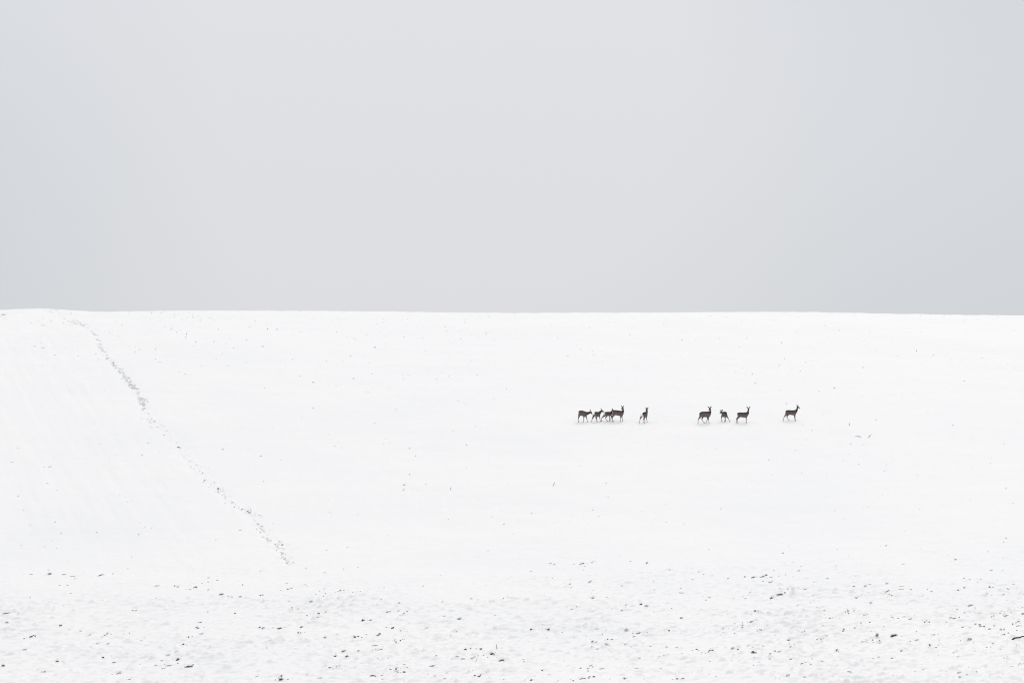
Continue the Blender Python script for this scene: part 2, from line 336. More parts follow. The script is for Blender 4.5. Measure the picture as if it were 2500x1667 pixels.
TR = rows(400, 1060, 4.612, [(300,297,40,10,.35),(505,383,14,7,.4),(570,535,20,12,.4),(530,560,22,7,.4),(610,607,40,30,.65),(640,627,24,12,.65),(665,637,18,12,.7),(658,680,24,22,.5),(690,718,30,18,.45),(692,772,22,12,.5),(775,765,36,16,.4),(835,808,22,8,.4),(865,854,50,8,.55),(935,862,50,10,.55),(975,832,16,9,.65),(960,880,28,12,.6),(985,902,16,8,.55),(1022,966,16,12,.5),(1080,905,24,12,.45),(1100,922,30,12,.5),(1107,1030,36,12,.7),(1058,1000,24,14,.45),(1102,1079,20,16,.95),(1045,1068,24,10,.45),(1194,1080,18,10,.7),(1230,1000,14,10,.5),(1240,1127,12,8,.5),(1112,1150,20,22,.4),(1158,1170,26,14,.55),(1172,1187,20,12,.5),(1335,1238,40,22,.7),(1255,1240,24,12,.5),(1275,1262,24,8,.5),(1320,1212,20,10,.5),(1355,1292,26,10,.5),(1325,1325,18,14,.5),(1332,1355,12,24,.5),(1322,1385,14,8,.5),(1368,1388,20,10,.55),(1352,1405,20,10,.5),(1376,1408,12,8,.55),(1440,1381,24,7,.5),(1463,1434,20,6,.6)])
HB = rows(400, 1060, 4.612, [(1600,1500,22,14,.65),(2025,1511,26,8,.9),(2180,1494,26,9,.75),(1128,606,16,12,.5),(1850,732,16,9,.45),(1890,880,16,6,.45),(265,1160,26,12,.5),(583,1183,24,12,.55),(1800,1553,80,8,.4),(855,1075,60,16,.3),(1085,1535,40,8,.4),(2068,1268,16,12,.35),(1835,1300,30,5,.35),(1095,240,40,8,.3),(505,665,16,10,.35),(1970,82,20,5,.35),(2010,155,14,5,.4)])

# streak of bare earth running down the left slope (photograph pixels: x, y, half width across, pieces)
STREAK = [(118, 752, 10, 30), (140, 764, 12, 30), (176, 787, 13, 60), (200, 792, 4, 25), (220, 808, 4, 40), (236, 820, 4, 35), (244, 846, 4, 30),
          (255, 862, 6, 40), (277, 887, 4, 40), (288, 899, 4.5, 50), (300, 916, 6, 65), (308, 926, 5, 45), (318, 938, 6, 60), (326, 945, 5, 40),
          (335, 953, 4, 25), (341, 970, 7, 22), (348, 980, 6, 20), (352, 1000, 6, 14), (376, 1037, 10, 10), (420, 1065, 12, 6), (463, 1123, 8, 8),
          (500, 1170, 12, 8), (531, 1192, 7, 40), (543, 1207, 6, 20), (566, 1226, 8, 14), (590, 1245, 10, 20), (606, 1248, 8, 20), (616, 1258, 6, 16),
          (628, 1276, 7, 20), (638, 1292, 7, 22), (648, 1310, 6, 20), (664, 1326, 9, 22), (684, 1330, 8, 24), (688, 1350, 6, 24), (695, 1364, 8, 24), (706, 1378, 9, 12)]
_p = sorted([hit(q[0], max(q[1], 760), base_height)[0] for q in STREAK], key=lambda v: v[1])
STREAK_PATH = (np.array([v[0] for v in _p]), np.array([v[1] for v in _p]))

# snow-covered lumps (px, py, width, height in photograph pixels)
LUMPS = ([(a, b, c, d) for a, b, c, d, _ in rows(0, 1350, 3.763, [(680,830,80,35,0),(1190,1062,65,45,0),(580,1160,70,25,0),(2090,1050,100,50,0),(865,1190,100,30,0),(410,1085,60,20,0),(560,920,40,14,0),(1820,990,70,30,0)])]
         + [(a, b, c, d) for a, b, c, d, _ in rows(625, 1350, 3.763, [(1080,790,90,34,0),(640,650,110,24,0),(1460,1100,60,30,0),(1310,455,36,16,0),(1020,765,60,16,0),(230,1150,50,30,0),(1860,1080,60,30,0)])]
         + [(a, b, c, d) for a, b, c, d, _ in rows(1250, 1350, 3.763, [(1170,1085,85,40,0),(1325,1085,70,24,0),(190,935,90,20,0),(880,805,40,20,0),(470,820,110,18,0),(1085,800,50,24,0),(1440,1020,60,18,0),(740,410,40,22,0),(2000,1090,60,50,0),(330,690,60,26,0)])]
         + [(a, b, c, d) for a, b, c, d, _ in rows(1875, 1350, 3.763, [(1990,375,70,34,0),(945,455,50,18,0),(1855,475,80,18,0),(1005,760,50,44,0),(820,945,110,20,0),(1345,930,90,26,0),(1160,962,46,26,0),(1690,1060,100,26,0),(700,1180,110,30,0),(1210,1140,120,20,0),(500,990,44,24,0),(830,380,80,18,0),(1040,1062,70,18,0),(2310,1005,60,24,0),(620,330,40,16,0)])])
LUMP_POS = []
for (px, py, w, h) in LUMPS:
    p, dist = hit(px, py + h * 0.4, base_height)
    LUMP_POS.append((p[0], p[1], w * K * dist * 0.55, h * K * dist * 0.6))


for c in FA + FB + FC + FD:
    if c[3] > 2.2 and c[2] > 3.5:
        p, dist = hit(c[0], c[1] + c[3] * 0.4, base_height)
        m = K * dist
        LUMP_POS.append((p[0] + 0.12 * c[2] * m, p[1] + 0.55 * c[2] * m, c[2] * m * 0.62, min(0.85 * c[3] * m, 0.09)))


def height(x, y):
    x = np.asarray(x, float)
    y = np.asarray(y, float)
    z = base_height(x, y) + relief(x, y)
    flat = z.ravel()
    fx, fy = np.broadcast_to(x, z.shape).ravel(), np.broadcast_to(y, z.shape).ravel()
    for (lx, ly, w, h) in LUMP_POS:
        m = np.where((np.abs(fx - lx) < 2.4 * w) & (np.abs(fy - ly) < 2.4 * w))[0]
        if len(m):
            dx, dy = (fx[m] - lx) / w, (fy[m] - ly) / (w * 0.8)
            wob = 1 + 0.5 * gnoise(fx[m] / 0.14, fy[m] / 0.14, 41)
            flat[m] += h * wob * np.exp(-(dx * dx + dy * dy) ** 1.4)
    return flat.reshape(z.shape)


def mesh_from_grid(name, X, Y, Z, mat):
    nr, nc = X.shape
    co = np.stack([X, Y, Z], -1).reshape(-1, 3).astype(np.float32)
    i = np.arange(nr * nc).reshape(nr, nc)
    q = np.stack([i[:-1, :-1], i[:-1, 1:], i[1:, 1:], i[1:, :-1]], -1).reshape(-1, 4).astype(np.int32)
    me = bpy.data.meshes.new(name)
    me.vertices.add(len(co))
    me.vertices.foreach_set('co', co.ravel())
    me.loops.add(q.size)
    me.loops.foreach_set('vertex_index', q.ravel())
    me.polygons.add(len(q))
    me.polygons.foreach_set('loop_start', np.arange(0, q.size, 4, dtype=np.int32))
    me.polygons.foreach_set('use_smooth', np.ones(len(q), dtype=bool))
    me.update(calc_edges=True)
    me.validate()
    me.materials.append(mat)
    return me


def link_obj(name, me, parent=None, loc=None):
    o = bpy.data.objects.new(name, me)
    COL.objects.link(o)
    if parent is not None:
        o.parent = parent
    if loc is not None:
        o.location = loc
    return o


ry = np.concatenate([np.linspace(-400, 84, 40), np.linspace(86, 106, 60), np.arange(106.1, 152, 0.078),
                     np.arange(152.2, 300, 0.42), np.linspace(301, 345, 60), np.geomspace(348, 4500, 50)])
s_in = np.linspace(-1, 1, 1081)
s_out = np.geomspace(1.02, 60, 34)
sx = np.concatenate([-s_out[::-1], s_in, s_out])
half = np.interp(ry, [-400, 60, 100, 300, 600, 4500], [21, 21, 22, 60, 90, 90])
GX = sx[None, :] * half[:, None]
GY = np.repeat(ry[:, None], len(sx), axis=1)
GZ = height(GX, GY)
ground = link_obj("snow_ground", mesh_from_grid("snow_ground", GX, GY, GZ, SNOW))
ground["kind"] = "structure"
del GX, GY, GZ


# ------------------------------------------------------------------ earth clods
def ico(sub):
    import bmesh
    bm = bmesh.new()
    bmesh.ops.create_icosphere(bm, subdivisions=sub, radius=1.0)
    v = np.array([p.co[:] for p in bm.verts])
    f = [[p.index for p in q.verts] for q in bm.faces]
    bm.free()
    return v, f


ICO2, ICO1 = ico(2), ico(1)


def blob(base, rng, rough=0.38):
    v, f = base
    ax = rng.normal(size=(7, 3))
    ax /= np.linalg.norm(ax, axis=1)[:, None]
    r = np.ones(len(v))
    for a in ax:
        d = v @ a
        cut = rng.uniform(0.45, 0.8)
        r = np.minimum(r, np.where(d > cut, cut / np.maximum(d, 1e-3) , 1.0) )
    r = r * (1 + rough * (rng.random(len(v)) - 0.5))
    return v * r[:, None], f


def clod_mesh(i, mat, ragged):
    rng = np.random.default_rng(100 + i)
    V, F = [], []
    n = 0
    parts = 1 if not ragged else 4
    for k in range(parts):
        v, f = blob(ICO2, rng)
        if ragged:
            sc = rng.uniform(0.28, 0.62)
            v = v * np.array([sc * rng.uniform(0.8, 1.5), sc, sc * rng.uniform(0.7, 1.2)])
            v = v + np.array([rng.uniform(-0.62, 0.62), rng.uniform(-0.4, 0.4), rng.uniform(-0.3, 0.35)])
        V.append(v)
        F += [[a + n for a in q] for q in f]
        n += len(v)
    me = bpy.data.meshes.new("earth_clod")
    me.from_pydata(np.concatenate(V).tolist(), [], F)
    me.materials.append(mat)
    return me


CLODS = {}
for mk, mt in (('wet', EARTH_WET), ('dry', EARTH_DRY), ('frost', EARTH_FROST), ('snowy', EARTH_SNOWY), ('brown', EARTH_BROWN)):
    CLODS[mk, 0] = [clod_mesh(i, mt, False) for i in range(6)]
    CLODS[mk, 1] = [clod_mesh(20 + i, mt, True) for i in range(5)]


def cap_mesh(i):
    rng = np.random.default_rng(500 + i)
    v, f = blob(ICO2, rng, 0.16)
    me = bpy.data.meshes.new("snow_cap")
    me.from_pydata((v * np.array([0.92, 0.92, 0.42])).tolist(), [], f)
    me.polygons.foreach_set('use_smooth', [True] * len(f))
    me.materials.append(SNOW)
    return me


CAPS = [cap_mesh(i) for i in range(4)]

ALL = []
for lst, src in ((FA, 'field'), (FB, 'field'), (FC, 'field'), (FD, 'field'), (HG, 'slope'), (HF, 'slope'), (HL, 'slope'),
                 (HE, 'slope'), (HM, 'slope'), (HR, 'slope'), (TR, 'streak'), (HB, 'slope')):
    for (px, py, w, h, dk) in lst:
        ALL.append(dict(px=px, py=py, w=w, h=h, dk=dk, src=src))
# the same speck read twice from overlapping enlargements counts once
uniq = []
for c in sorted(ALL, key=lambda c: -c['w'] * c['h'] * min(c['dk'], 1)):
    if not any(abs(c['px'] - d['px']) < 2.0 and abs(c['py'] - d['py']) < 1.6 for d in uniq):
        uniq.append(c)
SINGLE, REST = uniq[:290], uniq[290:]


def clod_frame(c):
    p, dist = hit(c['px'], c['py'] + c['h'] * 0.35, height)
    m = K * dist
    k = 0.84 if c['src'] == 'field' else 0.66
    return p, max(c['w'] * m * k, 0.03), max(c['h'] * m * k, 0.022)


def clod_kind(dk, src='field'):
    if src != 'field' and dk < 1.2:
        return 'dry' if dk > (0.85 if src == 'streak' else 0.66) else 'frost' if dk > 0.52 else 'snowy'
    return 'brown' if dk > 1.2 else 'wet' if dk > 0.78 else 'dry' if dk > 0.46 else 'frost'


# words for labels
def column_words(px):
    for lim, t in ((260, "by left edge"), (620, "left"), (980, "left of centre"), (1330, "in the middle"), (1680, "right of centre"),
                   (2080, "right"), (2300, "far right")):
        if px < lim:
            return t
    return "by right edge"


def row_words(c):
    py, px = c['py'], c['px']
    if c['src'] == 'streak':
        return "in the low left earth streak"
    for lim, t in ((830, "just under the skyline"), (940, "on the upper slope"), (1010, "on slope above deer backs"),
                   (1075, "on slope at deer hooves"), (1180, "on slope below deer"),
                   (1300, "on the lower slope"), (1395, "at the slope foot"), (1440, "on far rough field"),
                   (1500, "mid rough field"), (1560, "in near field"), (1615, "in the foreground")):
        if py < lim:
            return t
    return "along the bottom edge"


def look_words(c):
    q = c['w'] / max(c['h'], 0.1)
    shape = "long thin" if q > 4.2 else "flat" if q > 2.6 else "squat" if q > 1.5 else "upright"
    colour = {'brown': "rusty brown", 'wet': "blackish", 'dry': "dark grey", 'frost': "pale frosted", 'snowy': "snow-dusted"}[clod_kind(c['dk'], c['src'])]
    return shape + " " + colour


ORD = ["", "second", "third", "fourth", "fifth", "sixth", "seventh", "eighth", "ninth", "tenth", "eleventh", "twelfth"]
SPECIAL = {  # photograph position of clods one can name without counting
    (2182, 1549): "biggest grey earth clod lying alone in the near field at right",
    (2142, 1551): "round clod with a snowy face just left of the biggest grey clod",
    (1882, 1458): "rusty brown clod at the front end of a grey clod at right",
    (1903, 1450): "long grey clod touching the rusty brown one at right",
    (1843, 1490): "thin reddish brown sliver lying alone on the rough field",
    (1843, 1592): "round black clod standing alone in the foreground at right",
    (1339, 1535): "dark clod with a brown side in the middle of the near field",
    (1336, 1533): "greyish half of the brown sided clod in the middle field",
    (686, 1656): "big grey clod at the very bottom edge left of centre",
    (1200, 1594): "large ragged dark clod beside an upright stalk in the foreground",
    (1227, 1609): "widest ragged dark clod of splayed pieces, right of the upright stalk",
    (464, 1626): "slanting black clod near the bottom left, biggest black one there",
    (448, 1572): "small black triangular clod in the left foreground",
    (887, 1512): "rounded grey clod on the rough field left of centre, left of a pair",
    (276, 886): "darkest knob at the head of the upper earth streak on the left slope",
    (639, 1294): "blackest clod in the low left earth streak",
    (2138, 1025): "short dark clod alone on the slope well right of the last deer",
    (1505, 1351): "",
}


def special_for(c):
    for (sx_, sy_), t in SPECIAL.items():
        if t and abs(c['px'] - sx_) < 5 and abs(c['py'] - sy_) < 5:
            return t
    return None


zones = {}
taken_special = set()
for c in SINGLE:
    t = special_for(c)
    if t and t not in taken_special:
        c['label'] = t
        taken_special.add(t)
        continue
    key = (look_words(c), row_words(c), "" if c['src'] == 'streak' else column_words(c['px']))
    zones.setdefault(key, []).append(c)
for (lk, rw, cw), members in zones.items():
    members.sort(key=lambda c: c['px'])
    n = len(members)
    for i, c in enumerate(members):
        place = rw + (", " + cw if cw else "")
        if n == 1:
            c['label'] = f"{lk} clod {place}"
        elif n == 2:
            c['label'] = f"{lk} clod {place}, {'left' if i == 0 else 'right'} of two"
        else:
            which = "leftmost" if i == 0 else "rightmost" if i == n - 1 else ORD[min(i, 11)] + " from left"
            c['label'] = f"{lk} clod {place}, {which}"

for i, c in enumerate(SINGLE):
    p, w, h = clod_frame(c)
    ragged = 1 if (c['w'] / c['h'] > 3.4 or R.random() < 0.45) else 0
    if c['w'] * c['h'] > 110 and c['dk'] >= 0.65:
        ragged = 1
    if c['dk'] > 1.2:
        ragged = 0
    pool = CLODS[clod_kind(c['dk'], c['src']), ragged]
    o = link_obj("earth_clod", pool[R.randrange(len(pool))])
    x, y = float(p[0]), float(p[1])
    zg = float(height(np.array([x]), np.array([y]))[0])
    if c['w'] > 1.5 * c['h']:
        turn, tilt = R.uniform(0.35, 1.0), R.uniform(-0.24, 0.0)
        ln, dep = w / math.cos(turn), max(0.34 * w, 1.1 * h)
    else:
        turn, tilt = R.uniform(-0.5, 0.5), R.uniform(-0.2, 0.2)
        ln, dep = w, max(0.7 * w, h)
    o.location = (x, y + dep * 0.15, zg + h * 0.22)
    o.rotation_euler = (R.uniform(-0.1, 0.1), tilt, turn)
    o.scale = (ln * 0.55, dep * 0.5, h * 0.72)
    o["label"] = c['label']
    o["category"] = "earth clod"
    o["group"] = "earth clods sticking out of the snow"
    if c['h'] > 3.0 and c['w'] > 5.5:
        cap = link_obj("snow_cap", CAPS[R.randrange(4)], o)
        cap.location = (R.uniform(-0.18, 0.12), 0.22, 0.62)
        cap.rotation_euler = (0.12, R.uniform(-0.1, 0.1), R.uniform(0, 6.28))

# ------------------------------------------------------------------ crumbs nobody could count
def crumbs(name, spots, mat, seed):
    rng = np.random.default_rng(seed)
    V, F, n = [], [], 0
    for (x, y, z, w, h) in spots:
        v, f = blob(ICO1, rng)
        a = rng.uniform(0.2, 1.1)
        v = v * np.array([w * 0.55 / math.cos(a), max(w * 0.3, h * 0.5), h * 0.7])
        ca, sa = math.cos(a), math.sin(a)
        v = np.stack([v[:, 0] * ca - v[:, 1] * sa, v[:, 0] * sa + v[:, 1] * ca, v[:, 2] + 0.22 * v[:, 0] * rng.uniform(-0.3, 0.8)], 1)
        V.append(v + np.array([x, y, z + h * 0.22]))
        F += [[q + n for q in t] for t in f]
        n += len(v)
    me = bpy.data.meshes.new(name)
    me.from_pydata(np.concatenate(V).tolist(), [], F)
    me.materials.append(mat)
    o = link_obj(name, me)
    o["kind"] = "stuff"
    return o


def ground_spots(X, Y, W, Hh):
    Z = height(X, Y)
    return list(zip(X.tolist(), Y.tolist(), Z.tolist(), W.tolist(), Hh.tolist()))


rest_d, rest_f = [], []
for c in REST:
    p, w, h = clod_frame(c)
    (rest_d if c['dk'] >= 0.5 and c['src'] == 'field' else rest_f).append((float(p[0]), float(p[1]), float(height(p[0:1], p[1:2])[0]), w, h))

rng = np.random.default_rng(5)


def scatter(n, y0, y1, wlo, whi, seed, keep):
    y = np.sqrt(rng.uniform(y0**2, y1**2, n))
    x = rng.uniform(-0.2, 0.2, n) * y
    m = keep(x, y)
    x, y = x[m], y[m]
    w = wlo * (whi / wlo) ** (rng.random(len(x)) ** 2.2)
    h = w * rng.uniform(0.16, 0.42, len(x))
    return ground_spots(x, y, w, h)


def keep_field(x, y):
    g = gnoise(x / 3.2, y / 2.4, 61) + 0.5 * gnoise(x / 0.9, y / 0.7, 62) + 0.012 * x
    dens = (1 - sstep(122, 149, y + 9.0 * gnoise(x / 11, y / 9, 3) - 0.10 * x)) * sstep(-0.05, 0.45, g)
    return rng.random(len(x)) < dens


def keep_hill(x, y):
    g = gnoise(x / 13, y / 10, 71) + 0.4 * gnoise(x / 3, y / 3, 72)
    dens = (0.25 + 0.75 * sstep(215, 262, y) * (1 - 0.7 * sstep(5, 40, np.abs(x + 14)))) * sstep(-0.25, 0.4, g)
    return rng.random(len(x)) < dens


field_d = scatter(600, 104, 150, 0.035, 0.15, 1, keep_field)
# crumbs that broke off round the bigger clods
cx_, cy_ = [], []
for c in SINGLE:
    if c['src'] == 'field' and c['dk'] > 0.45:
        p, dist = hit(c['px'], c['py'], height)
        spread = max(c['w'] * K * dist, 0.12)
        for _ in range(R.choice((0, 1, 2, 3, 5, 7))):
            t = R.gauss(0, 1.7) * spread
            cx_.append(p[0] + 0.70 * t + R.gauss(0, 0.3) * spread)
            cy_.append(p[1] + 0.72 * t + R.gauss(0, 0.9) * spread)
cw_ = 0.03 * (5.0 ** (rng.random(len(cx_)) ** 1.6))
field_d += ground_spots(np.array(cx_), np.array(cy_), cw_, cw_ * rng.uniform(0.25, 0.5, len(cx_)))
field_f = scatter(3000, 104, 154, 0.07, 0.25, 2, keep_field)
hill_f = scatter(4600, 150, 289, 0.05, 0.17, 3, keep_hill)

st_f, st_d = [], []
for k, (px, py, hw, n) in enumerate(STREAK):
    nx = STREAK[min(k + 1, len(STREAK) - 1)]
    for _ in range(max(2, int(n * (0.42 if py < 960 else 1.5 if py < 1160 else 0.45)))):
        t = R.random() * 0.9
        qx = px + (nx[0] - px) * t + R.gauss(0, 0.72) * hw
        qy = py + (nx[1] - py) * t + R.gauss(0, 0.6) * hw * 0.6
        p, dist = hit(qx, max(qy, 758), height)
        w = R.uniform(0.6, 1.0) ** 2 * (0.25 if py < 1000 else 0.12)
        (st_d if R.random() < (0.015 if py < 1000 else 0.16) else st_f).append((float(p[0]), float(p[1]), float(p[2]), w, w * R.uniform(0.18, 0.4) if py < 1000 else w * R.uniform(0.3, 0.6)))
crumbs("earth_crumbs", rest_d + field_d[::2], EARTH_DRY, 31)
crumbs("frosted_crumbs", rest_f + field_d[1::2], EARTH_FROST, 32)
crumbs("snow_dusted_crumbs", field_f + hill_f, EARTH_SNOWY, 35)
crumbs("bare_earth_streak", st_f, EARTH_POWDER, 33)
crumbs("bare_earth_streak", st_d, EARTH_DRY, 34)


# ------------------------------------------------------------------ dry stalks and a twig
def tube_mesh(name, pts, radii, mat, sides=7):
    V, F = ring_tube([Vector(p) for p in pts], radii, sides)
    me = bpy.data.meshes.new(name)
    me.from_pydata([v[:] for v in V], [], F)
    me.polygons.foreach_set('use_smooth', [True] * len(F))
    me.materials.append(mat)
    return me


def ring_tube(pts, radii, sides=12):
    V, F = [], []
    n = len(pts)
    ref = None
    for i, p in enumerate(pts):
        d = (pts[min(i + 1, n - 1)] - pts[max(i - 1, 0)])
        d = d.normalized() if d.length > 1e-9 else Vector((0, 0, 1))
        if ref is None:
            ref = d.orthogonal().normalized()
        ref = (ref - d * ref.dot(d))
        ref = ref.normalized() if ref.length > 1e-6 else d.orthogonal().normalized()
        b = d.cross(ref)
        for k in range(sides):
            a = 2 * math.pi * k / sides
            V.append(p + (ref * math.cos(a) + b * math.sin(a)) * radii[i])
    for i in range(n - 1):
        for k in range(sides):
            a, b2 = i * sides + k, i * sides + (k + 1) % sides
            F.append([a, b2, b2 + sides, a + sides])
    F.append(list(range(sides))[::-1])
    F.append([(n - 1) * sides + k for k in range(sides)])
    return V, F


def stalk(name, cat, label, group, pix, r0, r1, mat):
    """pix: photograph pixels from the foot up; the stalk stands (or lies) where its foot meets the snow"""
    p, dist = hit(pix[0][0], pix[0][1], height)
    m = K * dist
    pts = []
    for i, (px, py) in enumerate(pix):
        pts.append(Vector(((px - pix[0][0]) * m, 0.03 * i + 0.02 * math.sin(i * 2.0), (pix[0][1] - py) * m + (-0.03 if i == 0 else 0))))
    me = tube_mesh(name, pts, [r0 + (r1 - r0) * i / (len(pts) - 1) for i in range(len(pts))], mat)
    o = link_obj(name, me, None, Vector(p.tolist()))
    o["label"] = label
    o["category"] = cat
    o["group"] = group
    return o


def pxs(ox, oy, s, l):
    return [(ox + a / s, oy + b / s) for a, b in l]


G = "dry stalks in the snow"
stalk("dry_stalk", "stalk", "pale upright stalk standing behind the ragged clod in the foreground", G, pxs(625, 1350, 3.763, [(2214, 880), (2212, 862), (2208, 840), (2206, 836)]), 0.022, 0.010, STRAW)
stalk("dry_stalk", "stalk", "thin leaning stalk left of the ragged clods in the foreground", G, pxs(625, 1350, 3.763, [(2016, 1000), (2024, 978), (2033, 955)]), 0.010, 0.006, STRAW)
stalk("dry_stalk", "stalk", "short leaning stalk on the slope below the gap between the deer", G, pxs(900, 1060, 2.94, [(1322, 370), (1330, 356), (1338, 342)]), 0.024, 0.018, EARTH_SNOWY)
stalk("dry_stalk", "stalk", "little pale stalk alone below the middle of the slope", G, pxs(900, 1060, 2.94, [(589, 398), (589, 388), (590, 378)]), 0.026, 0.018, EARTH_SNOWY)
stalk("dry_stalk", "stalk", "short slanting stalk left of centre on the slope, under a group of specks", G, pxs(900, 1060, 2.94, [(242, 404), (250, 397), (258, 388)]), 0.024, 0.016, EARTH_SNOWY)
stalk("dry_stalk", "stalk", "curved blade leaning right of the rightmost deer, right of a lying blade", G, pxs(1750, 740, 3.136, [(1158, 1028), (1168, 1020), (1177, 1011), (1184, 1001)]), 0.024, 0.010, EARTH_FROST)
stalk("dry_stalk", "stalk", "long blade lying on the snow right of the rightmost deer", G, pxs(1750, 740, 3.136, [(1106, 1026), (1092, 1019), (1075, 1016), (1058, 1015)]), 0.022, 0.010, EARTH_FROST)
stalk("dry_stalk", "stalk", "short upright stalk on the slope right of the rightmost deer", G, pxs(1750, 740, 3.136, [(1014, 935), (1015, 925), (1017, 916)]), 0.020, 0.014, EARTH_FROST)
stalk("dry_stalk", "stalk", "tan straw lying flat across the rough field at right", G, pxs(1875, 1350, 3.763, [(1265, 306), (1248, 303), (1230, 302), (1208, 303)]), 0.012, 0.010, STRAW)
stalk("twig", "twig", "dark bent twig half buried at the right edge of the foreground", "twigs", pxs(1875, 1350, 3.763, [(2240, 790), (2262, 779), (2290, 775), (2318, 774), (2335, 766), (2362, 764)]), 0.036, 0.022, EARTH_WET)


# ------------------------------------------------------------------ roe deer
def ellipse_loft(rings, heading, sides=16):
    """rings: (centre, half width across, half height); rings stand across the heading"""
    V, F = [], []
    across = Vector((-heading.y, heading.x, 0))
    for (c, w, h) in rings:
        for k in range(sides):
            a = 2 * math.pi * k / sides
            ca, sa = math.cos(a), math.sin(a)
            V.append(c + across * (w * ca) + Vector((0, 0, 1)) * (h * sa))
    for i in range(len(rings) - 1):
        for k in range(sides):
            a, b = i * sides + k, i * sides + (k + 1) % sides
            F.append([a, b, b + sides, a + sides])
    F.append(list(range(sides))[::-1])
    F.append([(len(rings) - 1) * sides + k for k in range(sides)])
    return V, F


def sphere_mesh(name, r, mat, sc=(1, 1, 1)):
    v, f = ICO2
    me = bpy.data.meshes.new(name)
    me.from_pydata((v * r * np.array(sc)).tolist(), [], f)
    me.polygons.foreach_set('use_smooth', [True] * len(f))
    me.materials.append(mat)
    return me


EYE = sphere_mesh("eye", 0.013, BLACK)
NOSE = sphere_mesh("nose", 0.017, BLACK)


def ear_mesh(length):
    L, Wd = length, 0.041
    prof = [(0.0, 0.35), (0.2, 0.8), (0.45, 1.0), (0.7, 0.8), (0.9, 0.4), (1.0, 0.08)]
    V, F, sides = [], [], 8
    for (t, k) in prof:
        for s in range(sides):
            a = 2 * math.pi * s / sides
            V.append((Wd * k * math.cos(a), 0.012 * k * math.sin(a) + 0.012 * (k * math.cos(a)) ** 2, t * L))
    for i in range(len(prof) - 1):
        for s in range(sides):
            a, b = i * sides + s, i * sides + (s + 1) % sides
            F.append([a, b, b + sides, a + sides])
    F.append(list(range(sides))[::-1])
    F.append([(len(prof) - 1) * sides + s for s in range(sides)])
    me = bpy.data.meshes.new("ear")
    me.from_pydata(V, [], F)
    me.polygons.foreach_set('use_smooth', [True] * len(F))
    me.materials.append(EAR)
    return me


def hoof_mesh():
    V, F = ring_tube([Vector((0, 0, 0.05)), Vector((0.004, 0, 0.03)), Vector((0.012, 0, -0.012))], [0.017, 0.022, 0.026], 8)
    me = bpy.data.meshes.new("hoof")
    me.from_pydata([v[:] for v in V], [], F)
    me.materials.append(HOOF)
    return me


HOOFM = hoof_mesh()
dg = None


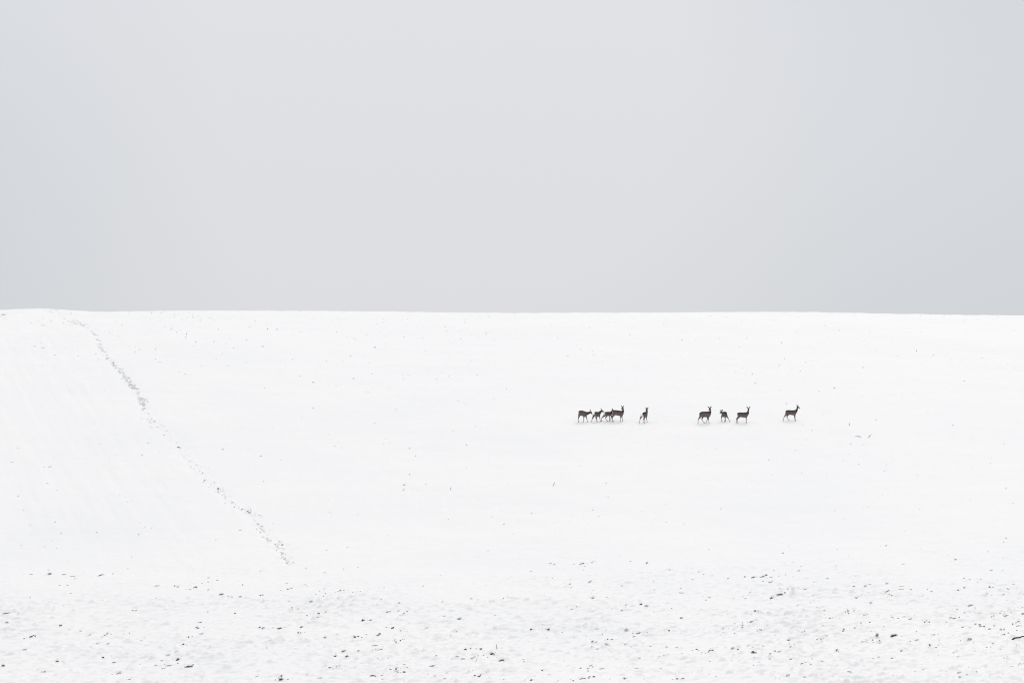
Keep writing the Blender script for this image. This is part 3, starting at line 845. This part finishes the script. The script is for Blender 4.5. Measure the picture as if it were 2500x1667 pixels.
def deer(label, ox, oy, s, foot, yaw, torso, neck, head, ears, hind, front, patch, throat=None, side=0.075, wf=0.37, coat=1.0, ring_dx=None):
    """ox, oy, s: where the enlargement the numbers were read from lies; yaw: degrees turned away from the camera.
    torso: (x, top, bottom); neck, head: (x, y, radius[, depth]); ears: (base, tip, depth of tip); legs: list of (points, which side)"""
    ax, ay = ox + foot[0] / s, oy + foot[1] / s
    origin, dist = hit(ax, ay, height)
    m = K * dist
    yr = math.radians(yaw)
    heading = Vector((math.cos(yr), math.sin(yr), 0)).normalized()
    across = Vector((-heading.y, heading.x, 0))
    slope = heading.y / max(abs(heading.x), 0.2) * (1 if heading.x >= 0 else -1)
    x_mid = 0.5 * (torso[0][0] + torso[-1][0])
    lo, hi = min(torso[0][0], torso[-1][0]), max(torso[0][0], torso[-1][0])

    def P(x, y, depth=None):
        if depth is None:
            depth = (min(max(x, lo), hi) - x_mid) / s * m * slope
        return Vector(((x - foot[0]) / s * m, depth, (foot[1] - y) / s * m))

    V, F = [], []

    def add(vf):
        n = len(V)
        V.extend(vf[0])
        F.extend([[i + n for i in q] for q in vf[1]])

    rings = []
    for i, (x, t, b) in enumerate(torso):
        hh = 1.09 * (b - t) / 2 / s * m
        k = wf * 2 * hh if 0 < i < len(torso) - 1 else wf * 1.9 * hh
        rings.append((P(x, (t + b) / 2), k, hh))
    # round off both ends
    e0 = (rings[0][0] - (rings[1][0] - rings[0][0]).normalized() * rings[0][2] * 0.16, rings[0][1] * 0.5, rings[0][2] * 0.5)
    e1 = (rings[-1][0] + (rings[-1][0] - rings[-2][0]).normalized() * rings[-1][2] * 0.25, rings[-1][1] * 0.55, rings[-1][2] * 0.6)
    rings = [e0] + rings + [e1]
    add(ellipse_loft(rings, heading))

    def poly(l):
        return [P(*(q[:2] + ((q[3],) if len(q) > 3 else ()))) for q in l], [1.1 * q[2] / s * m for q in l]
    pts, rad = poly(neck)
    add(ring_tube(pts, rad))
    hp, hr = poly(head)
    d0 = (hp[0] - hp[1]).normalized()
    add(ring_tube([hp[0] + d0 * hr[0] * 0.7] + hp + [hp[-1] + (hp[-1] - hp[-2]).normalized() * hr[-1] * 0.6], [hr[0] * 0.5] + hr + [hr[-1] * 0.5]))
    feet = []
    for legs, radii in ((hind, (0.095, 0.066, 0.031, 0.021, 0.0185, 0.017)), (front, (0.070, 0.036, 0.025, 0.0185, 0.017, 0.017))):
        for (pl, sd) in legs:
            q = [P(x, y) + across * (side * sd) for (x, y) in pl]
            fx, fy = origin[0] + q[-1].x, origin[1] + q[-1].y
            gz = float(height(np.array([fx]), np.array([fy]))[0]) - origin[2]
            q[-1].z = gz + 0.015
            nr = len(q)
            rr = list(radii[:nr - 1]) + [0.019]
            add(ring_tube(q, rr, 10))
            feet.append(q[-1])
    me = bpy.data.meshes.new("body_cage")
    me.from_pydata([v[:] for v in V], [], F)
    tmp = link_obj("body_cage", me)
    rm = tmp.modifiers.new("remesh", 'REMESH')
    rm.mode = 'VOXEL'
    rm.voxel_size = 0.0125
    sm = tmp.modifiers.new("smooth", 'SMOOTH')
    sm.factor = 0.5
    sm.iterations = 3
    bpy.context.view_layer.update()
    body = bpy.data.meshes.new_from_object(tmp.evaluated_get(bpy.context.evaluated_depsgraph_get()))
    bpy.data.objects.remove(tmp)
    bpy.data.meshes.remove(me)
    body.name = "body"
    nv = len(body.vertices)
    co = np.empty(nv * 3)
    body.vertices.foreach_get('co', co)
    co = co.reshape(-1, 3)
    # winter coat: grey-brown flanks, darker saddle, pale rump, pale shanks, dark muzzle
    col = np.tile(np.array([0.150, 0.117, 0.108]) * coat, (nv, 1))

    def tint(c, w):
        nonlocal col
        col = col * (1 - w[:, None]) + np.array(c)[None, :] * w[:, None]
    hx = np.array([r[0].dot(heading) for r in rings])
    ztop = np.array([r[0].z + r[2] for r in rings])
    order = np.argsort(hx)
    along = co[:, :2] @ np.array([heading.x, heading.y])
    zt = np.interp(along, hx[order], ztop[order])
    n1 = gnoise(co[:, 0] * 14, co[:, 2] * 14 + co[:, 1] * 9, 81)
    tint(np.array([0.044, 0.040, 0.036]) * coat, 1 - sstep(0.03, 0.19, zt - co[:, 2] + 0.05 * n1))
    dhead = np.min(np.stack([np.linalg.norm(co - np.array(p[:]), axis=1) for p in hp]), axis=0)
    tint(np.array([0.088, 0.083, 0.078]) * coat, 1 - sstep(0.05, 0.11, dhead))
    tint((0.02, 0.019, 0.018), 1 - sstep(0.02, 0.045, np.linalg.norm(co - np.array(hp[-1][:]), axis=1)))
    leg_h = co[:, 2] - np.median([f.z for f in feet])
    tint((0.36, 0.335, 0.32), (1 - sstep(0.10, 0.36, leg_h)) * 0.9)
    if patch:
        pc = np.array(P(patch[0], patch[1])[:]) + np.array((heading * patch[3])[:])
        tint((0.80, 0.74, 0.70), 1 - sstep(patch[2] * 1.0, patch[2] * 1.4, np.linalg.norm((co - pc) * np.array([1, 0.55, 1.35]), axis=1)))
    if throat:
        pc = np.array(P(throat[0], throat[1], throat[3])[:])
        tint((0.34, 0.29, 0.27), 0.8 * (1 - sstep(throat[2] * 0.6, throat[2] * 1.2, np.linalg.norm(co - pc, axis=1))))
    attr = body.color_attributes.new("coat", 'FLOAT_COLOR', 'POINT')
    attr.data.foreach_set('color', np.concatenate([col, np.ones((nv, 1))], 1).astype(np.float32).ravel())
    body.polygons.foreach_set('use_smooth', [True] * len(body.polygons))
    body.materials.clear()
    body.materials.append(COAT)
    root = link_obj("roe_deer", None, None, Vector(origin.tolist()))
    root.empty_display_size = 0.3
    root["label"] = label
    root["category"] = "deer"
    root["group"] = "roe deer strung out across the snowy slope"
    link_obj("body", body, root)
    face = (hp[-1] - hp[0]).normalized()
    for (b, t, dt) in ears:
        pb = P(b[0], b[1], hp[0].y + dt * 0.3)
        pt = P(t[0], t[1], hp[0].y + dt)
        v = pt - pb
        em = ear_mesh(max(v.length * 1.06, 0.10))
        e = link_obj("ear", em, root, pb)
        z = v.normalized()
        x = z.cross(-face).normalized() if abs(z.dot(face)) < 0.98 else z.orthogonal().normalized()
        y = z.cross(x)
        e.rotation_euler = Matrix((x, y, z)).transposed().to_euler()
    lat = face.cross(Vector((0, 0, 1)))
    lat = lat.normalized() if lat.length > 1e-3 else Vector((1, 0, 0))
    upv = lat.cross(face)
    mid = hp[0] + (hp[1] - hp[0]) * 0.75
    for sg in (-1, 1):
        link_obj("eye", EYE, root, mid + lat * (sg * hr[1] * 0.9) + upv * (hr[1] * 0.35))
    link_obj("nose", NOSE, root, hp[-1] + face * hr[-1] * 0.8)
    for f in feet:
        h = link_obj("hoof", HOOFM, root, f)
        h.rotation_euler = (0, 0, yr)
    return root


deer("leftmost deer, walking with its lowered head stretched towards the next", 1400, 985, 28.51, (360, 1305), 3,
     [(345, 560, 740), (420, 498, 800), (550, 490, 835), (690, 512, 880), (800, 545, 900), (880, 585, 885)],
     [(850, 690, 125), (960, 690, 105), (1070, 650, 78), (1170, 600, 66)],
     [(1185, 580, 68), (1235, 630, 58), (1295, 728, 26)],
     [((1160, 530), (1152, 395), -0.05), ((1170, 530), (1172, 400), 0.07)],
     [([(410, 690), (400, 850), (335, 1030), (340, 1150), (358, 1300)], -1), ([(420, 690), (410, 850), (342, 1035), (352, 1150), (375, 1290)], 1)],
     [([(745, 820), (735, 960), (722, 1070), (700, 1180), (695, 1275)], 1), ([(850, 820), (895, 960), (930, 1070), (960, 1180), (985, 1270)], -1)],
     (325, 660, 0.085, -0.02))
deer("second deer from the left, turned half away with a pale rump and ears laid back", 1400, 985, 28.51, (1320, 1270), 32,
     [(1450, 640, 820), (1520, 578, 870), (1620, 575, 878), (1730, 586, 895), (1820, 592, 880)],
     [(1800, 670, 100), (1880, 580, 75), (1950, 510, 62)],
     [(1970, 485, 64), (2030, 540, 55), (2130, 574, 24)],
     [((1965, 440), (1885, 318), -0.03), ((1975, 445), (1905, 322), 0.06)],
     [([(1470, 760), (1440, 900), (1345, 1075), (1318, 1170), (1310, 1260)], 1), ([(1540, 760), (1560, 900), (1508, 1015), (1560, 1130), (1610, 1245)], -1)],
     [([(1690, 820), (1665, 960), (1668, 1060), (1672, 1150), (1665, 1240)], 1), ([(1750, 790), (1782, 930), (1795, 1030), (1818, 1120), (1843, 1215)], -1)],
     (1455, 715, 0.085, -0.075), wf=0.34)
deer("third deer from the left, its head hidden behind the larger deer in front", 1455, 985, 28.51, (400, 1250), 12,
     [(590, 640, 790), (660, 588, 845), (800, 574, 842), (930, 575, 850), (1050, 585, 835)],
     [(1030, 680, 110), (1090, 600, 85), (1140, 520, 66)],
     [(1160, 470, 64), (1220, 510, 56), (1310, 560, 26)],
     [((1150, 425), (1085, 350), 0.0), ((1170, 425), (1120, 345), 0.06)],
     [([(630, 730), (590, 860), (438, 970), (405, 1090), (392, 1245)], 1), ([(720, 740), (715, 880), (648, 1010), (700, 1110), (792, 1205)], -1)],
     [([(950, 780), (940, 880), (962, 990), (972, 1090), (960, 1190)], 1), ([(1010, 780), (1075, 925), (1000, 1050), (965, 1120), (955, 1195)], -1)],
     (575, 725, 0.075, -0.02), wf=0.35)
deer("fourth deer from the left, large, standing in front and looking back over its shoulder", 1455, 985, 28.51, (1200, 1262), 8,
     [(1165, 490, 740), (1250, 460, 800), (1390, 463, 795), (1550, 488, 828), (1700, 508, 862), (1820, 520, 855), (1890, 540, 790)],
     [(1800, 650, 112), (1880, 540, 80), (1890, 420, 54), (1875, 330, 50)],
     [(1868, 270, 62, -0.02), (1835, 330, 52, -0.10), (1775, 378, 27, -0.17)],
     [((1835, 230), (1752, 150), 0.04), ((1895, 230), (1922, 148), 0.08)],
     [([(1230, 680), (1220, 830), (1105, 920), (1125, 1060), (1140, 1215)], 1), ([(1240, 680), (1230, 830), (1135, 935), (1150, 1070), (1195, 1255)], -1)],
     [([(1710, 790), (1705, 930), (1702, 1040), (1698, 1130), (1690, 1255)], -1), ([(1800, 790), (1825, 930), (1845, 1040), (1862, 1130), (1870, 1215)], 1)],
     (1150, 590, 0.075, -0.06), throat=(1880, 420, 0.05, -0.02))
deer("fifth deer from the left, alone in the gap, seen from behind with a white rump", 1550, 985, 28.51, (480, 1325), 55,
     [(535, 680, 855), (590, 632, 890), (660, 596, 915), (745, 578, 920), (810, 585, 880)],
     [(815, 660, 80), (850, 560, 55), (850, 460, 48), (848, 390, 50)],
     [(848, 375, 54), (822, 430, 46, 0.40), (795, 490, 26, 0.46)],
     [((825, 345), (750, 278), 0.02), ((880, 345), (945, 258), 0.05)],
     [([(540, 800), (500, 930), (422, 1080), (402, 1190), (385, 1315)], 1), ([(620, 800), (610, 940), (518, 1075), (540, 1190), (585, 1325)], -1)],
     [([(760, 850), (765, 960), (760, 1070), (725, 1170), (705, 1280)], 1), ([(775, 840), (775, 960), (785, 1070), (808, 1170), (825, 1275)], -0.5)],
     (520, 815, 0.095, -0.10), wf=0.36)
deer("sixth deer from the left, in mid stride with its face turned to the viewer", 1690, 985, 23.52, (330, 1140), 6,
     [(420, 545, 690), (480, 496, 740), (570, 468, 768), (700, 466, 768), (850, 464, 775), (950, 456, 785), (1025, 470, 730)],
     [(990, 570, 95), (1040, 460, 55), (1040, 370, 42), (1030, 290, 42)],
     [(1022, 255, 48, -0.01), (998, 310, 42, -0.09), (952, 368, 22, -0.16)],
     [((985, 228), (893, 163), 0.0), ((1055, 232), (1100, 160), 0.05)],
     [([(480, 650), (440, 780), (342, 895), (326, 1010), (315, 1140)], -1), ([(570, 680), (610, 790), (558, 910), (620, 1010), (702, 1100)], 1)],
     [([(910, 700), (895, 860), (870, 950), (830, 1030), (797, 1100)], 1), ([(920, 700), (922, 860), (935, 950), (945, 1030), (950, 1115)], -1)],
     None, throat=(1035, 400, 0.045, -0.04))
deer("smallest deer, short bodied, facing left towards the viewer between two larger ones", 1690, 985, 23.52, (1740, 1030), 130,
     [(1955, 530, 690), (1930, 480, 720), (1870, 464, 755), (1800, 475, 770), (1745, 500, 740)],
     [(1780, 580, 75), (1730, 530, 58), (1690, 490, 50)],
     [(1668, 455, 50, -0.20), (1630, 500, 42, -0.24), (1572, 556, 22, -0.30)],
     [((1650, 420), (1578, 355), 0.0), ((1685, 420), (1748, 345), 0.04)],
     [([(1900, 620), (1955, 720), (2040, 850), (2085, 920), (2130, 995)], -0.6), ([(1920, 640), (1925, 760), (1915, 860), (1905, 930), (1895, 1000)], 1)],
     [([(1755, 690), (1728, 810), (1722, 890), (1728, 950), (1742, 1030)], 1), ([(1830, 700), (1860, 800), (1872, 880), (1876, 950), (1880, 1020)], -1)],
     None, side=0.05, wf=0.34)
deer("second deer from the right, standing square with both ears spread upright", 1785, 985, 28.51, (410, 1350), 4,
     [(435, 650, 800), (510, 632, 890), (620, 622, 926), (800, 630, 950), (950, 625, 960), (1080, 603, 950), (1160, 605, 860)],
     [(1120, 730, 105), (1185, 580, 62), (1205, 470, 48), (1205, 380, 46)],
     [(1205, 335, 52, -0.01), (1205, 390, 46, -0.08), (1207, 455, 28, -0.14)],
     [((1165, 315), (1082, 212), 0.0), ((1250, 315), (1325, 208), 0.0)],
     [([(530, 780), (530, 920), (368, 1075), (388, 1190), (368, 1340)], 1), ([(540, 790), (545, 930), (410, 1085), (430, 1200), (450, 1352)], -1)],
     [([(1035, 860), (1045, 1000), (1050, 1120), (1045, 1220), (1035, 1340)], -1), ([(1050, 860), (1062, 1000), (1062, 1120), (1058, 1220), (1065, 1335)], 1)],
     (420, 770, 0.05, -0.03), throat=(1225, 500, 0.045, -0.05))
deer("rightmost deer, walking alone to the right with its head raised", 1900, 980, 28.51, (330, 1335), 5,
     [(505, 655, 810), (575, 615, 880), (690, 602, 915), (850, 610, 915), (1000, 618, 938), (1130, 603, 945), (1230, 590, 880)],
     [(1200, 710, 115), (1300, 580, 66), (1330, 460, 50), (1340, 370, 48)],
     [(1342, 335, 54), (1405, 398, 48), (1505, 462, 22)],
     [((1320, 295), (1268, 212), -0.03), ((1365, 295), (1408, 232), 0.06)],
     [([(570, 760), (530, 910), (400, 1065), (352, 1190), (318, 1335)], -1), ([(650, 780), (680, 930), (608, 1095), (668, 1190), (755, 1320)], 1)],
     [([(1140, 840), (1152, 980), (1165, 1100), (1175, 1200), (1185, 1305)], -1), ([(1130, 840), (1140, 980), (1152, 1100), (1165, 1200), (1178, 1290)], 1)],
     (485, 735, 0.065, -0.03))
